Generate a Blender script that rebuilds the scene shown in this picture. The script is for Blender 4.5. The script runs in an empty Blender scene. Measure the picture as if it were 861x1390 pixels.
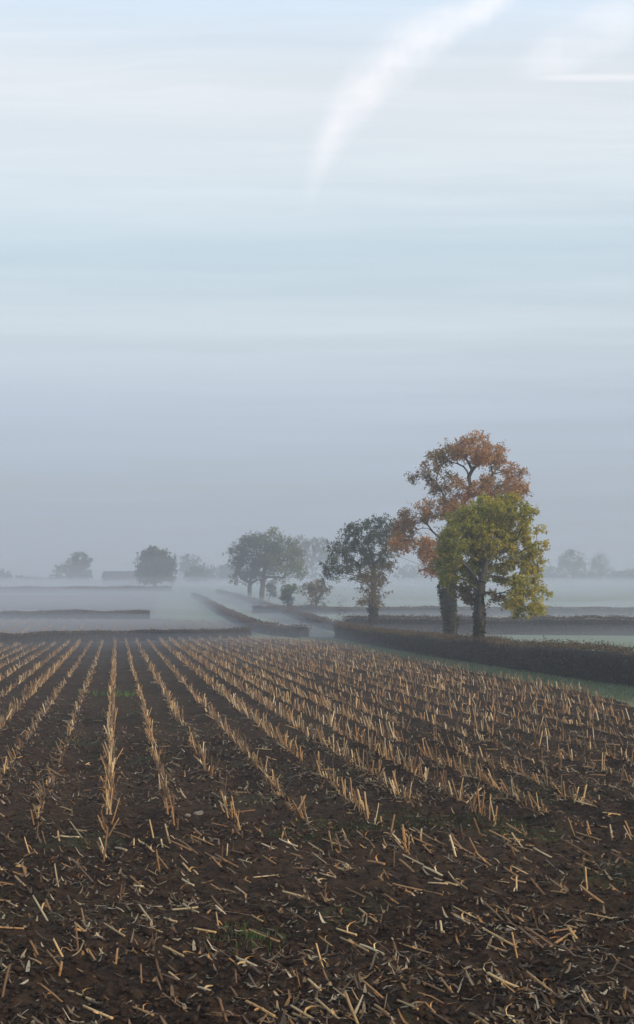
import bpy, math, numpy as np
from math import radians, pi
rng = np.random.default_rng(11)
SC = bpy.context.scene
COL = SC.collection

# ------------------------------------------------------------------ camera
F, CXP, HYP, EYE = 1928.0, 430.5, 785.0, 4.5      # photo-pixel focal length, centre column, horizon row, eye height
cam = bpy.data.cameras.new('camera'); camo = bpy.data.objects.new('camera', cam); COL.objects.link(camo)
cam.sensor_fit = 'VERTICAL'; cam.sensor_height = 24.0; cam.lens = 24.0 * F / 1390.0
cam.shift_y = (HYP - 695.0) / 1390.0
cam.clip_start = 0.1; cam.clip_end = 12000
camo.location = (0, 0, EYE); camo.rotation_euler = (radians(90), 0, 0)
SC.camera = camo

# ------------------------------------------------------------------ light and exposure
SUN_EL, SUN_AZ = 14.0, 130.0        # azimuth clockwise from +Y (view direction): low sun to the right, a little behind
VEIL = (5.65, 6.25, 7.0)
SKY_STRENGTH = 0.12
SUN_STRENGTH = 2.7
SC.view_settings.view_transform = 'Standard'; SC.view_settings.look = 'None'
SC.view_settings.gamma = 1.0; SC.view_settings.use_curve_mapping = False
SC.view_settings.exposure = 0.31
SC.render.engine = 'CYCLES'
cy = SC.cycles
cy.use_denoising = True
try: cy.denoiser = 'OPENIMAGEDENOISE'
except Exception: pass
cy.max_bounces = 4; cy.diffuse_bounces = 2; cy.glossy_bounces = 1; cy.transmission_bounces = 2
cy.volume_bounces = 1; cy.transparent_max_bounces = 8
cy.caustics_reflective = False; cy.caustics_refractive = False

sun = bpy.data.lights.new('sun', 'SUN'); suno = bpy.data.objects.new('sun', sun); COL.objects.link(suno)
sun.energy = SUN_STRENGTH; sun.angle = radians(7); sun.color = (1.0, 0.80, 0.56)
suno.rotation_euler = (radians(90 - SUN_EL), 0, radians(180 - SUN_AZ))
# (a sun lamp shines along its -Z: tilt by 90-el about X, then turn so it comes from azimuth SUN_AZ)

class NT:
    """tiny node-tree writer"""
    def __init__(s, tree): s.t = tree; s.n = tree.nodes; s.l = tree.links
    def node(s, kind, **kw):
        n = s.n.new(kind)
        for k, v in kw.items(): setattr(n, k, v)
        return n
    def put(s, sock, v):
        if isinstance(v, bpy.types.NodeSocket): s.l.new(v, sock)
        elif v is not None: sock.default_value = v
    def math(s, op, a, b=None, c=None, clamp=False):
        n = s.node('ShaderNodeMath', operation=op, use_clamp=clamp)
        s.put(n.inputs[0], a)
        if b is not None: s.put(n.inputs[1], b)
        if c is not None: s.put(n.inputs[2], c)
        return n.outputs[0]
    def mapr(s, v, a, b, c, d, smooth=True):
        n = s.node('ShaderNodeMapRange', interpolation_type='SMOOTHSTEP' if smooth else 'LINEAR')
        s.put(n.inputs[0], v)
        for i, x in enumerate((a, b, c, d)): s.put(n.inputs[1 + i], x)
        return n.outputs[0]
    def comb(s, x, y, z):
        n = s.node('ShaderNodeCombineXYZ')
        for i, v in enumerate((x, y, z)): s.put(n.inputs[i], v)
        return n.outputs[0]
    def noise(s, vec, scale, detail=4, rough=0.55, dist=0.0):
        n = s.node('ShaderNodeTexNoise'); s.put(n.inputs['Vector'], vec)
        n.inputs['Scale'].default_value = scale; n.inputs['Detail'].default_value = detail
        n.inputs['Roughness'].default_value = rough; n.inputs['Distortion'].default_value = dist
        return n.outputs[0]
    def mix(s, f, a, b, mode='MIX'):
        n = s.node('ShaderNodeMix', data_type='RGBA', blend_type=mode)
        s.put(n.inputs[0], f)
        for i, v in ((6, a), (7, b)):
            if isinstance(v, tuple): v = tuple(v) + ((1.0,) if len(v) == 3 else ())
            s.put(n.inputs[i], v)
        return n.outputs[2]

world = bpy.data.worlds.new('World'); SC.world = world; world.use_nodes = True
W = NT(world.node_tree); W.n.clear()
sky = W.node('ShaderNodeTexSky', sky_type='NISHITA'); sky.sun_disc = False
sky.sun_elevation = radians(SUN_EL); sky.sun_rotation = radians(SUN_AZ)
sky.air_density = 1.0; sky.dust_density = 1.2; sky.ozone_density = 1.0
tc = W.node('ShaderNodeTexCoord'); sep = W.node('ShaderNodeSeparateXYZ'); W.l.new(tc.outputs['Generated'], sep.inputs[0])
zc = W.math('MAXIMUM', sep.outputs[2], 0.02)
U = W.math('DIVIDE', sep.outputs[0], zc)          # the direction meets a level cloud sheet at (U, V)
V = W.math('DIVIDE', sep.outputs[1], zc)
warp = W.noise(W.comb(U, V, 0.0), 2.5, 3)
Vw = W.math('ADD', V, W.math('MULTIPLY', W.math('SUBTRACT', warp, 0.5), 0.16))
# long level cirrus veils
LV = W.math('MULTIPLY', W.math('LOGARITHM', W.math('MAXIMUM', Vw, 1.0), 2.718), 7.5)
st1 = W.noise(W.comb(W.math('MULTIPLY', U, 0.35), LV, 3.7), 1.0, 5, 0.6)
st2 = W.noise(W.comb(W.math('MULTIPLY', U, 1.2), W.math('MULTIPLY', LV, 3.5), 8.1), 1.0, 5, 0.65)
st = W.math('ADD', W.math('MULTIPLY', st1, 0.93), W.math('MULTIPLY', st2, 0.07))
streak = W.mapr(st, 0.30, 0.72, 0.74, 0.98)
fine = W.noise(tc.outputs['Generated'], 26.0, 6, 0.62)
# old contrail: V along a curve of U
fc = W.node('ShaderNodeFloatCurve'); cv = fc.mapping.curves[0]
def uv(px, py): z = (HYP - py) / F; return (px - CXP) / F / z, 1 / z
ctrl = [(408, 275), (420, 245), (436, 210), (460, 168), (490, 130), (535, 90), (590, 48), (645, 8), (720, -34)]
U0, U1, V0, V1 = -0.06, 0.45, 2.2, 3.8
cp = [uv(*c) for c in ctrl]
cp = [((a - U0) / (U1 - U0), (b - V0) / (V1 - V0)) for a, b in cp]
cv.points[0].location = cp[0]; cv.points[1].location = cp[-1]
for a, b in cp[1:-1]: cv.points.new(a, b)
for p in cv.points: p.handle_type = 'AUTO_CLAMPED'
fc.mapping.update()
W.put(fc.inputs['Value'], W.mapr(U, U0, U1, 0.0, 1.0, False))
vc = W.mapr(fc.outputs[0], 0.0, 1.0, V0, V1, False)
nz = W.noise(tc.outputs['Generated'], 15.0, 6, 0.6, 0.4)
dv = W.math('ABSOLUTE', W.math('ADD', W.math('SUBTRACT', V, vc), W.math('MULTIPLY', W.math('SUBTRACT', nz, 0.5), 0.34)))
wid = W.mapr(U, -0.03, 0.30, 0.24, 0.085, False)
rel = W.math('DIVIDE', dv, wid)
core = W.mapr(rel, 0.0, 1.7, 1.0, 0.0)
core = W.math('MULTIPLY', core, W.mapr(U, -0.05, 0.06, 0.0, 1.0))
core = W.math('MULTIPLY', core, W.mapr(fine, 0.3, 0.66, 0.45, 1.0))
# second thin straight trail and the wisp above it
d2 = W.math('ABSOLUTE', W.math('SUBTRACT', V, W.math('ADD', 2.835, W.math('MULTIPLY', W.math('SUBTRACT', nz, 0.5), 0.03))))
thin = W.math('MULTIPLY', W.mapr(d2, 0.0, 0.034, 0.6, 0.0), W.mapr(U, 0.38, 0.50, 0.0, 1.0))
wu, wv = uv(797, 55)
du = W.math('SUBTRACT', W.math('SUBTRACT', U, wu), W.math('MULTIPLY', W.math('SUBTRACT', wv, V), 0.28))
wr = W.math('ADD', W.math('POWER', W.math('DIVIDE', du, 0.085), 2.0), W.math('POWER', W.math('DIVIDE', W.math('SUBTRACT', V, wv), 0.21), 2.0))
wr = W.math('ADD', wr, W.math('MULTIPLY', W.math('SUBTRACT', nz, 0.5), 2.6))
wisp = W.math('MULTIPLY', W.mapr(wr, 0.0, 1.7, 0.6, 0.0), W.mapr(fine, 0.3, 0.7, 0.35, 1.0))
cl = W.mix(streak, sky.outputs[0], VEIL)
# the clear air darkens towards a hazy horizon
rp = W.node('ShaderNodeValToRGB'); W.put(rp.inputs[0], sep.outputs[2]); els = rp.color_ramp.elements
stops = [(0.0, (.50, .52, .56)), (.05, (.54, .56, .61)), (.117, (.68, .70, .74)), (.17, (.86, .865, .84)), (.225, (.80, .865, .86)), (.28, (1.05, 1.02, .96)), (.33, (1.12, 1.06, .98)), (.39, (.90, .98, 1.03))]
els[0].position, els[0].color = stops[0][0], stops[0][1] + (1,)
els[1].position, els[1].color = stops[-1][0], stops[-1][1] + (1,)
for p_, c_ in stops[1:-1]: e_ = els.new(p_); e_.color = c_ + (1,)
cl = W.mix(1.0, cl, rp.outputs[0], 'MULTIPLY')
trail = W.math('MAXIMUM', W.math('MAXIMUM', core, thin), wisp)
cl = W.mix(W.math('MULTIPLY', trail, 0.62), cl, (7.8, 7.6, 7.8))
bg = W.node('ShaderNodeBackground'); W.put(bg.inputs[0], cl); bg.inputs[1].default_value = SKY_STRENGTH
wo = W.node('ShaderNodeOutputWorld'); W.l.new(bg.outputs[0], wo.inputs[0])

# ------------------------------------------------------------------ helpers
def sstep(a, b, x):
    t = np.clip((x - a) / (b - a), 0, 1); return t * t * (3 - 2 * t)

def ghash(ix, iy, seed):
    h = (ix.astype(np.int64) * 374761393 + iy.astype(np.int64) * 668265263 + seed * 1442695041) & 0x7fffffff
    h = ((h ^ (h >> 13)) * 1274126177) & 0x7fffffff
    h = (h ^ (h >> 16)) & 0xffffff
    return h / float(0xffffff)

def vnoise(x, y, s, seed=0):
    x = np.asarray(x, float) / s; y = np.asarray(y, float) / s
    ix = np.floor(x); iy = np.floor(y); fx = x - ix; fy = y - iy
    fx = fx * fx * (3 - 2 * fx); fy = fy * fy * (3 - 2 * fy)
    ix = ix.astype(np.int64); iy = iy.astype(np.int64)
    a = ghash(ix, iy, seed); b = ghash(ix + 1, iy, seed); c = ghash(ix, iy + 1, seed); d = ghash(ix + 1, iy + 1, seed)
    return (a + (b - a) * fx) * (1 - fy) + (c + (d - c) * fx) * fy - 0.5

def zg(x, y):
    """ground height: a field falling away from the camera, flat meadows, then a gentle far rise"""
    x = np.asarray(x, float); y = np.asarray(y, float)
    a = 1.97 - 0.02 * y
    k = 0.35
    base = 0.5 * (a + np.sqrt(a * a + k * k)) - 0.02
    rise = 2.3 * sstep(200, 400, y)
    roll = 0.35 * vnoise(x, y, 70, 5) * sstep(110, 200, y)
    return base + rise + roll

def G(px, py):
    """world XY of the ground seen at photo pixel (px, py)"""
    ds = np.concatenate([np.arange(4, 120, 0.05), np.arange(120, 900, 0.5)])
    xs = (px - CXP) / F * ds
    ys = HYP + F * (EYE - zg(xs, ds)) / ds
    i = np.argmax(ys < py) if (ys < py).any() else len(ds) - 1
    return np.array([xs[i], ds[i]])

def P(px, py, d):
    return np.array([(px - CXP) / F * d, d, EYE - (py - HYP) / F * d])

def mesh_obj(name, verts, faces, mat=None, parent=None, smooth=False, col=None, loc=None):
    """faces: int array (n,k) of one polygon size, or a list of such arrays"""
    verts = np.asarray(verts, np.float32).reshape(-1, 3)
    if not isinstance(faces, list): faces = [faces]
    faces = [np.asarray(f, np.int32) for f in faces if len(f)]
    me = bpy.data.meshes.new(name)
    me.vertices.add(len(verts)); me.vertices.foreach_set('co', verts.ravel())
    loops = np.concatenate([f.ravel() for f in faces]); me.loops.add(len(loops)); me.loops.foreach_set('vertex_index', loops)
    tot = np.concatenate([np.full(len(f), f.shape[1], np.int32) for f in faces])
    start = np.concatenate([[0], np.cumsum(tot)[:-1]]).astype(np.int32)
    me.polygons.add(len(tot)); me.polygons.foreach_set('loop_start', start)
    if smooth: me.polygons.foreach_set('use_smooth', np.ones(len(tot), bool))
    me.update(calc_edges=True)
    if col is not None:
        c = np.asarray(col, np.float32)
        if c.shape[1] == 3: c = np.concatenate([c, np.ones((len(c), 1), np.float32)], 1)
        at = me.color_attributes.new('Col', 'FLOAT_COLOR', 'POINT'); at.data.foreach_set('color', c.ravel())
    if mat: me.materials.append(mat)
    o = bpy.data.objects.new(name, me); COL.objects.link(o)
    if loc is not None: o.location = loc
    if parent is not None: o.parent = parent
    return o

def tag(o, label=None, cat=None, group=None, kind=None):
    if label: o['label'] = label
    if cat: o['category'] = cat
    if group: o['group'] = group
    if kind: o['kind'] = kind
    return o

def empty(name, loc):
    o = bpy.data.objects.new(name, None); COL.objects.link(o); o.location = tuple(loc); o.empty_display_size = 0.3
    return o

def norm(a): return a / np.maximum(np.linalg.norm(a, axis=-1, keepdims=True), 1e-9)

def cards(c, size, aspect=0.5, up=0.0, dirs=None):
    """leaf-shaped quads (diamonds) at centres c"""
    n = len(c)
    d = norm(rng.normal(size=(n, 3)) + np.array([0, 0, up])) if dirs is None else norm(dirs)
    e = norm(np.cross(d, rng.normal(size=(n, 3))))
    s = np.asarray(size).reshape(-1, 1) * np.ones((n, 1))
    v = np.stack([c - d * s * .5, c + e * s * aspect * .5 - d * s * .05, c + d * s * .5, c - e * s * aspect * .5 - d * s * .05], 1)
    return v.reshape(-1, 3), np.arange(4 * n).reshape(n, 4)

def tubes(p0, p1, r0, r1, k=5):
    n = len(p0); ax = norm(p1 - p0)
    ref = np.where(np.abs(ax[:, 2:3]) > .9, np.array([[1., 0, 0]]), np.array([[0, 0, 1.]]))
    u = norm(np.cross(ax, ref)); w = np.cross(ax, u)
    a = np.arange(k) * 2 * pi / k
    ring = u[:, None] * np.cos(a)[None, :, None] + w[:, None] * np.sin(a)[None, :, None]
    v = np.concatenate([p0[:, None] + ring * r0.reshape(-1, 1, 1), p1[:, None] + ring * r1.reshape(-1, 1, 1)], 1).reshape(-1, 3)
    j = np.arange(k); q = np.stack([j, (j + 1) % k, (j + 1) % k + k, j + k], 1)
    return v, (q[None] + (np.arange(n) * 2 * k)[:, None, None]).reshape(-1, 4)

# ------------------------------------------------------------------ materials
def material(name, base=None, rough=0.8, var=None, bump=None, attr=False, spec=0.25, trans=0.0):
    m = bpy.data.materials.new(name); m.use_nodes = True
    N = NT(m.node_tree); b = N.n['Principled BSDF']
    b.inputs['Roughness'].default_value = rough; b.inputs['Specular IOR Level'].default_value = spec
    tcn = N.node('ShaderNodeTexCoord'); co = tcn.outputs['Object']
    if attr:
        a = N.node('ShaderNodeAttribute'); a.attribute_name = 'Col'; c = a.outputs['Color']
    else: c = base if isinstance(base, bpy.types.NodeSocket) else tuple(base) + (1,)
    if var:
        for scale, col2, lo, hi, amt in var:
            f = N.mapr(N.noise(co, scale, 5), lo, hi, 0, amt)
            c = N.mix(f, c, tuple(col2))
    N.put(b.inputs['Base Color'], c)
    if bump:
        bn = N.node('ShaderNodeBump'); bn.inputs['Strength'].default_value = bump[1]; bn.inputs['Distance'].default_value = bump[2]
        N.put(bn.inputs['Height'], N.noise(co, bump[0], 6, 0.65)); N.l.new(bn.outputs[0], b.inputs['Normal'])
    if trans:
        tr = N.node('ShaderNodeBsdfTranslucent'); N.put(tr.inputs[0], c)
        mx = N.node('ShaderNodeMixShader'); mx.inputs[0].default_value = trans
        N.l.new(b.outputs[0], mx.inputs[1]); N.l.new(tr.outputs[0], mx.inputs[2])
        N.l.new(mx.outputs[0], N.n['Material Output'].inputs['Surface'])
    return m

M = {}
M['bark'] = material('bark', (.045, .04, .033), .9, [(3, (.075, .075, .05), .4, .65, .7)], (14, .8, .03))
M['leaf'] = material('leaf', attr=True, rough=.6, trans=.4)
M['straw'] = material('straw', attr=True, rough=.55, spec=.3, var=[(60, (.10, .06, .035), .52, .72, .55)])
M['litter'] = material('litter', attr=True, rough=.8, spec=.1)
M['clod'] = material('clod', (.034, .020, .0135), .95, [(30, (.06, .038, .025), .45, .7, .7)], (60, .8, .01), spec=.1)
M['stone'] = material('stone', (.22, .18, .14), .85, [(20, (.12, .1, .08), .4, .7, .8)], (40, .5, .01))
M['hedge_core'] = material('hedge_core', (.03, .026, .023), .95, [(5, (.03, .024, .02), .4, .7, .8)])
M['wood'] = material('wood', (.13, .12, .105), .85, [(8, (.08, .07, .06), .4, .7, .8)], (20, .5, .01))
M['brick'] = material('brick', (.2, .12, .09), .9, [(2, (.12, .09, .08), .4, .7, .8)])
M['slate'] = material('slate', (.07, .07, .08), .8, [(2, (.11, .1, .09), .4, .7, .8)])
M['door_paint'] = material('door_paint', (.06, .07, .06), .6)

def soil_material():
    m = bpy.data.materials.new('soil'); m.use_nodes = True
    N = NT(m.node_tree); b = N.n['Principled BSDF']
    co = N.node('ShaderNodeTexCoord').outputs['Object']
    c = N.mix(N.mapr(N.noise(co, .35, 4), .35, .65, 0, 1), (.021, .0125, .0082), (.050, .031, .020))
    c = N.mix(N.mapr(N.noise(co, 9, 6, .7), .42, .68, 0, .9), c, (.075, .047, .031))
    c = N.mix(N.mapr(N.noise(co, 45, 4, .7), .58, .72, 0, .8), c, (.13, .085, .05))
    c = N.mix(N.mapr(N.noise(co, 28, 5, .7), .60, .66, 0, .9), c, (.011, .008, .007))
    # thin film of green weed seedlings in patches
    wd = N.math('MULTIPLY', N.mapr(N.noise(co, .55, 4, .6), .55, .70, 0, 1), N.mapr(N.noise(co, 22, 5, .7), .42, .6, 0, .8))
    c = N.mix(wd, c, (.05, .065, .028))
    N.put(b.inputs['Base Color'], c); b.inputs['Roughness'].default_value = .97; b.inputs['Specular IOR Level'].default_value = .04
    bn = N.node('ShaderNodeBump'); bn.inputs['Strength'].default_value = 1.0; bn.inputs['Distance'].default_value = .03
    N.put(bn.inputs['Height'], N.noise(co, 26, 8, .72)); N.l.new(bn.outputs[0], b.inputs['Normal'])
    return m
M['soil'] = soil_material()

def grass_material(name, c1, c2, c3):
    m = bpy.data.materials.new(name); m.use_nodes = True
    N = NT(m.node_tree); b = N.n['Principled BSDF']
    co = N.node('ShaderNodeTexCoord').outputs['Object']
    c = N.mix(N.mapr(N.noise(co, .05, 4), .35, .65, 0, 1), c1, c2)
    c = N.mix(N.mapr(N.noise(co, 1.2, 6, .7), .4, .65, 0, .7), c, c3)
    N.put(b.inputs['Base Color'], c); b.inputs['Roughness'].default_value = .9; b.inputs['Specular IOR Level'].default_value = .2
    bn = N.node('ShaderNodeBump'); bn.inputs['Strength'].default_value = .7; bn.inputs['Distance'].default_value = .06
    N.put(bn.inputs['Height'], N.noise(co, 8, 6, .7)); N.l.new(bn.outputs[0], b.inputs['Normal'])
    return m
M['meadow'] = grass_material('meadow', (.16, .195, .10), (.18, .205, .12), (.10, .13, .07))
M['farfield'] = grass_material('farfield', (.10, .08, .062), (.125, .095, .07), (.07, .055, .045))
M['lane'] = grass_material('lane', (.11, .105, .095), (.085, .085, .07), (.06, .062, .045))

# ------------------------------------------------------------------ ground sheet
def grid(ys, us, spread=6.0):
    Y = ys[:, None] * np.ones((1, len(us))); X = us[None, :] * (np.abs(Y) + spread)
    n, k = Y.shape
    i = np.arange((n - 1) * k).reshape(n - 1, k)[:, :-1]
    f = np.stack([i, i + 1, i + k + 1, i + k], -1).reshape(-1, 4)
    return X, Y, f
def sdf_poly(poly, x, y):
    """signed distance, positive inside"""
    p = np.asarray(poly, float); q = np.roll(p, -1, 0)
    x = np.asarray(x, float); y = np.asarray(y, float)
    best = np.full(x.shape, 1e9); inside = np.zeros(x.shape, bool)
    for (ax, ay), (bx, by) in zip(p, q):
        ex, ey = bx - ax, by - ay; wx, wy = x - ax, y - ay
        t = np.clip((wx * ex + wy * ey) / (ex * ex + ey * ey + 1e-12), 0, 1)
        best = np.minimum(best, np.hypot(wx - ex * t, wy - ey * t))
        c = ((ay <= y) & (by > y)) | ((by <= y) & (ay > y))
        with np.errstate(divide='ignore', invalid='ignore'):
            xi = ax + (y - ay) / (by - ay if by != ay else 1e-12) * ex
        inside ^= c & (x < xi)
    return np.where(inside, best, -best)

# right hedge foot line in metres (near end continues out of the frame)
H1 = np.array([(1.75, 104), (3.0, 94), (4.3, 84), (6.2, 69), (8.0, 57), (9.4, 48), (11.4, 38), (14, 26), (16.5, 10), (18, -10)])
EDGE = [G(463, 874), G(600, 903), G(700, 920), G(780, 938), G(861, 958)]
L1p = [G(-60, 878), G(0, 876), G(160, 871), G(337, 866)]
FIELD = [(-70, 3.0), (-70, 80), tuple(L1p[0] + (-12, -.6)), *[tuple(p - (0, .9)) for p in L1p], tuple(G(400, 869)), *map(tuple, EDGE), (10.0, 30), (12.5, 20), (14.8, 8), (15.5, 3.0)]
ys = [-40.]
while ys[-1] < 3200: ys.append(ys[-1] + max(1.0, .02 * abs(ys[-1])))
ys = np.array(ys)
X, Y, f = grid(ys, np.linspace(-1.25, 1.25, 141), 40)
Z = zg(X, Y) - .35 * sstep(0.5, 5, sdf_poly([(-70, -60), *FIELD[1:-1], (17, -60)], X, Y))
g = mesh_obj('ground', np.stack([X, Y, Z], -1), f, M['meadow'], smooth=True)
tag(g, kind='structure', label='misty green meadow reaching from the verge to the far trees')

ROWX0, ROWDX, ROWS = -0.115, 0.75, -0.1413

def soil_z(x, y, s=None):
    near = sstep(45, 14, y)
    rowph = (x - ROWS * y - ROWX0) / ROWDX
    ridge = 0.022 * np.cos(2 * pi * rowph) * sstep(14.5, 17, y)
    wob = 0.05 * vnoise(x, y, 2.5, 1) + 0.035 * vnoise(x, y, .8, 2)
    clod = .065 * vnoise(x, y, .27, 3) + .055 * vnoise(x, y, .12, 4) + .035 * vnoise(x, y, .055, 6)
    clod = clod + .02 * np.maximum(0, vnoise(x, y, .09, 9)) * 2
    rut = -.05 * np.exp(-((y - 12.3 - .12 * x + .3 * vnoise(x, y, 3, 21)) / .22) ** 2) - .04 * np.exp(-((y - 10.4 - .1 * x) / .2) ** 2)
    return zg(x, y) + .04 + ridge + wob * .8 + clod * (.35 + .65 * near) + rut
ys = [4.0]
while ys[-1] < 113: ys.append(ys[-1] + 2.0e-4 * ys[-1] ** 2 + .009)
ys = np.array(ys)
X, Y, f = grid(ys, np.linspace(-.5, .5, 640), 8.0)
s = sdf_poly(FIELD, X, Y) + .5 * vnoise(X, Y, 1.3, 31) + .25 * vnoise(X, Y, .4, 32)
Z = np.where(s > 0, soil_z(X, Y), zg(X, Y) - .05) - .25 * sstep(.25, -.35, s)
keep = (s > -1.0).ravel()
f = f[keep[f].all(1)]
fld = mesh_obj('stubble_field', np.stack([X, Y, Z], -1), f, M['soil'], smooth=True)
tag(fld, kind='structure', label='dark bare soil of the harvested maize field')
X, Y, f = grid(np.arange(-40, 113, 1.2), np.linspace(-1.0, 1.0, 90), 40)
near_in = (np.abs(X) < .47 * (Y + 8)) & (Y > 5)
s = sdf_poly([(-70, -38), *FIELD[1:-1], (17, -38)], X, Y)
f = f[((s > .1) & ~near_in).ravel()[f].all(1)]
o = mesh_obj('stubble_field_margin', np.stack([X, Y, zg(X, Y) + .02], -1), f, M['soil'], smooth=True)
tag(o, kind='structure', label='bare soil beside the harvested maize field')

def sheet(name, poly, mat, lift, step, label):
    p = np.array(poly); lo, hi = p.min(0) - 2, p.max(0) + 2
    xs = np.arange(lo[0], hi[0], step); yy = np.arange(lo[1], hi[1], step)
    X, Y = np.meshgrid(xs, yy); k = len(xs); n = len(yy)
    i = np.arange((n - 1) * k).reshape(n - 1, k)[:, :-1]
    f = np.stack([i, i + 1, i + k + 1, i + k], -1).reshape(-1, 4)
    s = sdf_poly(poly, X, Y) + .6 * vnoise(X, Y, 3, 41)
    f = f[(s > -step).ravel()[f].all(1)]
    Z = zg(X, Y) + lift - (lift + .12) * sstep(0, -step, s)
    o = mesh_obj(name, np.stack([X, Y, Z], -1), f, mat, smooth=True)
    return tag(o, kind='structure', label=label)
L2y = 841
F2 = [tuple(p + (0, 1.0)) for p in L1p] + [tuple(G(352, 858)), tuple(G(322, 846)), tuple(G(203, L2y)), tuple(G(0, L2y)), tuple(G(-60, L2y))]
sheet('stubble_field_beyond', F2, M['farfield'], .06, .7, 'pale stubble field between the two low left hedges')
F3 = [tuple(G(-60, 837)), tuple(G(0, 837)), tuple(G(204, 837)), tuple(G(215, 808)), tuple(G(-60, 808))]
sheet('ploughed_field', F3, M['farfield'], .06, 1.5, 'grey brown field behind the second low hedge')
LANE = [G(418, 868), G(398, 851), G(350, 836), G(318, 822), G(294, 812)]
LANER = [G(452, 867), G(436, 852), G(395, 837), G(352, 823), G(322, 813)]
sheet('lane', [tuple(p) for p in LANE] + [tuple(p) for p in LANER[::-1]], M['lane'], .07, .6, 'narrow pale farm lane running between hedges into the mist')

# ------------------------------------------------------------------ hedges
def resample(pts, step):
    pts = np.asarray(pts, float); seg = np.linalg.norm(np.diff(pts, axis=0), axis=1); t = np.concatenate([[0], np.cumsum(seg)])
    n = max(2, int(t[-1] / step)); tt = np.linspace(0, t[-1], n)
    p = np.stack([np.interp(tt, t, pts[:, i]) for i in range(2)], 1)
    for _ in range(int(4 / step)):
        p[1:-1] = (p[:-2] + p[1:-1] * 2 + p[2:]) / 4
    return p, tt

def hedge(pts, h, w, cnt, size, label, cols, hvar=.12, seed=1, gaps=0.0):
    pts, tt = resample(pts, .25 if h > .5 else .5)
    dirv = norm(np.gradient(pts, axis=0)); nor = np.stack([dirv[:, 1], -dirv[:, 0]], 1)
    root = empty('hedge', (pts[0, 0], pts[0, 1], float(zg(*pts[0]))))
    org = np.array(root.location)
    tag(root, label, 'hedge')
    hh = h * (1 + hvar * 2 * vnoise(tt, tt * 0 + seed, 4, seed) + hvar * vnoise(tt, tt * 0, .9, seed + 1))
    a = np.linspace(-.05, 1.05, 12) * pi
    prof = np.stack([np.sign(np.cos(a)) * np.abs(np.cos(a)) ** .35, np.clip(np.sin(a), -.2, 1) ** 1 * np.abs(np.sin(a)) ** -.55], 1)
    prof = np.nan_to_num(prof)
    k = len(prof)
    T = np.repeat(np.arange(len(pts)), k).reshape(len(pts), k)
    lum = 1 + .3 * vnoise(tt[T], prof[None, :, 0] * .8 + prof[None, :, 1] * 1.3, .5, seed + 3)
    ww = w * .5 * .68 * lum
    base = zg(pts[:, 0], pts[:, 1])
    X = pts[T, 0] + nor[T, 0] * prof[None, :, 0] * ww; Yv = pts[T, 1] + nor[T, 1] * prof[None, :, 0] * ww
    Zv = base[T] + prof[None, :, 1] * (hh[T] * .87) * (1 + .1 * (lum - 1))
    i = (np.arange((len(pts) - 1) * k).reshape(-1, k))[:, :-1]
    f = np.stack([i, i + k, i + k + 1, i + 1], -1).reshape(-1, 4)
    caps = [np.arange(k)[None, :], (np.arange(k)[::-1] + (len(pts) - 1) * k)[None, :]]
    mesh_obj('branches', np.stack([X, Yv, Zv], -1).reshape(-1, 3) - org, [f] + caps, M['hedge_core'], root)
    n = cnt
    ti = rng.uniform(0, len(pts) - 1.01, n); i0 = ti.astype(int); fr = (ti - i0)[:, None]
    c = pts[i0] * (1 - fr) + pts[i0 + 1] * fr; nn = nor[i0]
    hz = np.interp(ti, np.arange(len(pts)), hh)
    side = rng.choice([0, 1, 2], n, p=[.42, .2, .38])
    lat = np.where(side == 0, -1, np.where(side == 1, 1, rng.uniform(-1, 1, n))) * (1 - .12 * rng.random(n)) + rng.normal(0, .12, n)
    up = np.where(side == 2, .97 + rng.normal(0, .05, n) + rng.exponential(.035, n) * (rng.random(n) < .5), rng.uniform(0.02, 1.0, n))
    # thin places where the bare inside shows
    thin = vnoise(tt[i0], up * 1.0, .8, seed + 7) > .5 - gaps
    sh = 1 + .25 * vnoise(tt[i0], lat + up * 2, .5, seed + 3)
    x = c[:, 0] + nn[:, 0] * lat * w * .5 * sh; y = c[:, 1] + nn[:, 1] * lat * w * .5 * sh
    z = zg(x, y) + up * hz
    # feathered ends
    ends = (rng.random(n) < .004)
    x[ends] = pts[-1 if rng.random() < 0 else 0, 0] + rng.normal(0, .2, ends.sum()); y[ends] = pts[0, 1] + rng.normal(0, .2, ends.sum())
    C = np.stack([x, y, z], 1)[~thin]
    zz = up[~thin]
    v, f = cards(C - org, size * rng.uniform(.6, 1.5, len(C)), .45, .5)
    cols = np.array(cols); pick = rng.random(len(C)); patch = vnoise(C[:, 0], C[:, 1], 3, seed + 9) + .5
    col = cols[0] * (1 - patch[:, None]) + cols[1] * patch[:, None]
    tip = (zz > .93) & (pick < .55) | (pick < .06)
    col[tip] = cols[2]
    col = col * rng.uniform(.6, 1.4, (len(C), 1))
    mesh_obj('foliage', v, f, M['leaf'], root, col=np.repeat(col, 4, 0))
    return root
HC = [(.085, .065, .048), (.06, .06, .038), (.15, .095, .05)]
HC2 = [(.075, .06, .053), (.075, .062, .048), (.14, .085, .055)]
hedge(H1, 1.08, 1.15, 90000, .075, 'long dark trimmed hedge curving out of the right edge of the field', HC, seed=2)
R2 = [(34, 106), (24.6, 110), (14, 112), (6, 116), (2.6, 119)]
hedge(R2, 1.32, 1.2, 30000, .12, 'straight trimmed hedge across the green meadow behind the two tall trees', HC2, seed=3, gaps=.08)
hedge([(2.1, 119.5), tuple(G(440, 853)), tuple(G(402, 839)), tuple(G(362, 825)), tuple(G(325, 813)), tuple(G(296, 806))], .8, 1.2, 14000, .15,
      'low rough hedge on the right side of the misty lane', HC2, seed=4, hvar=.2)
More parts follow.
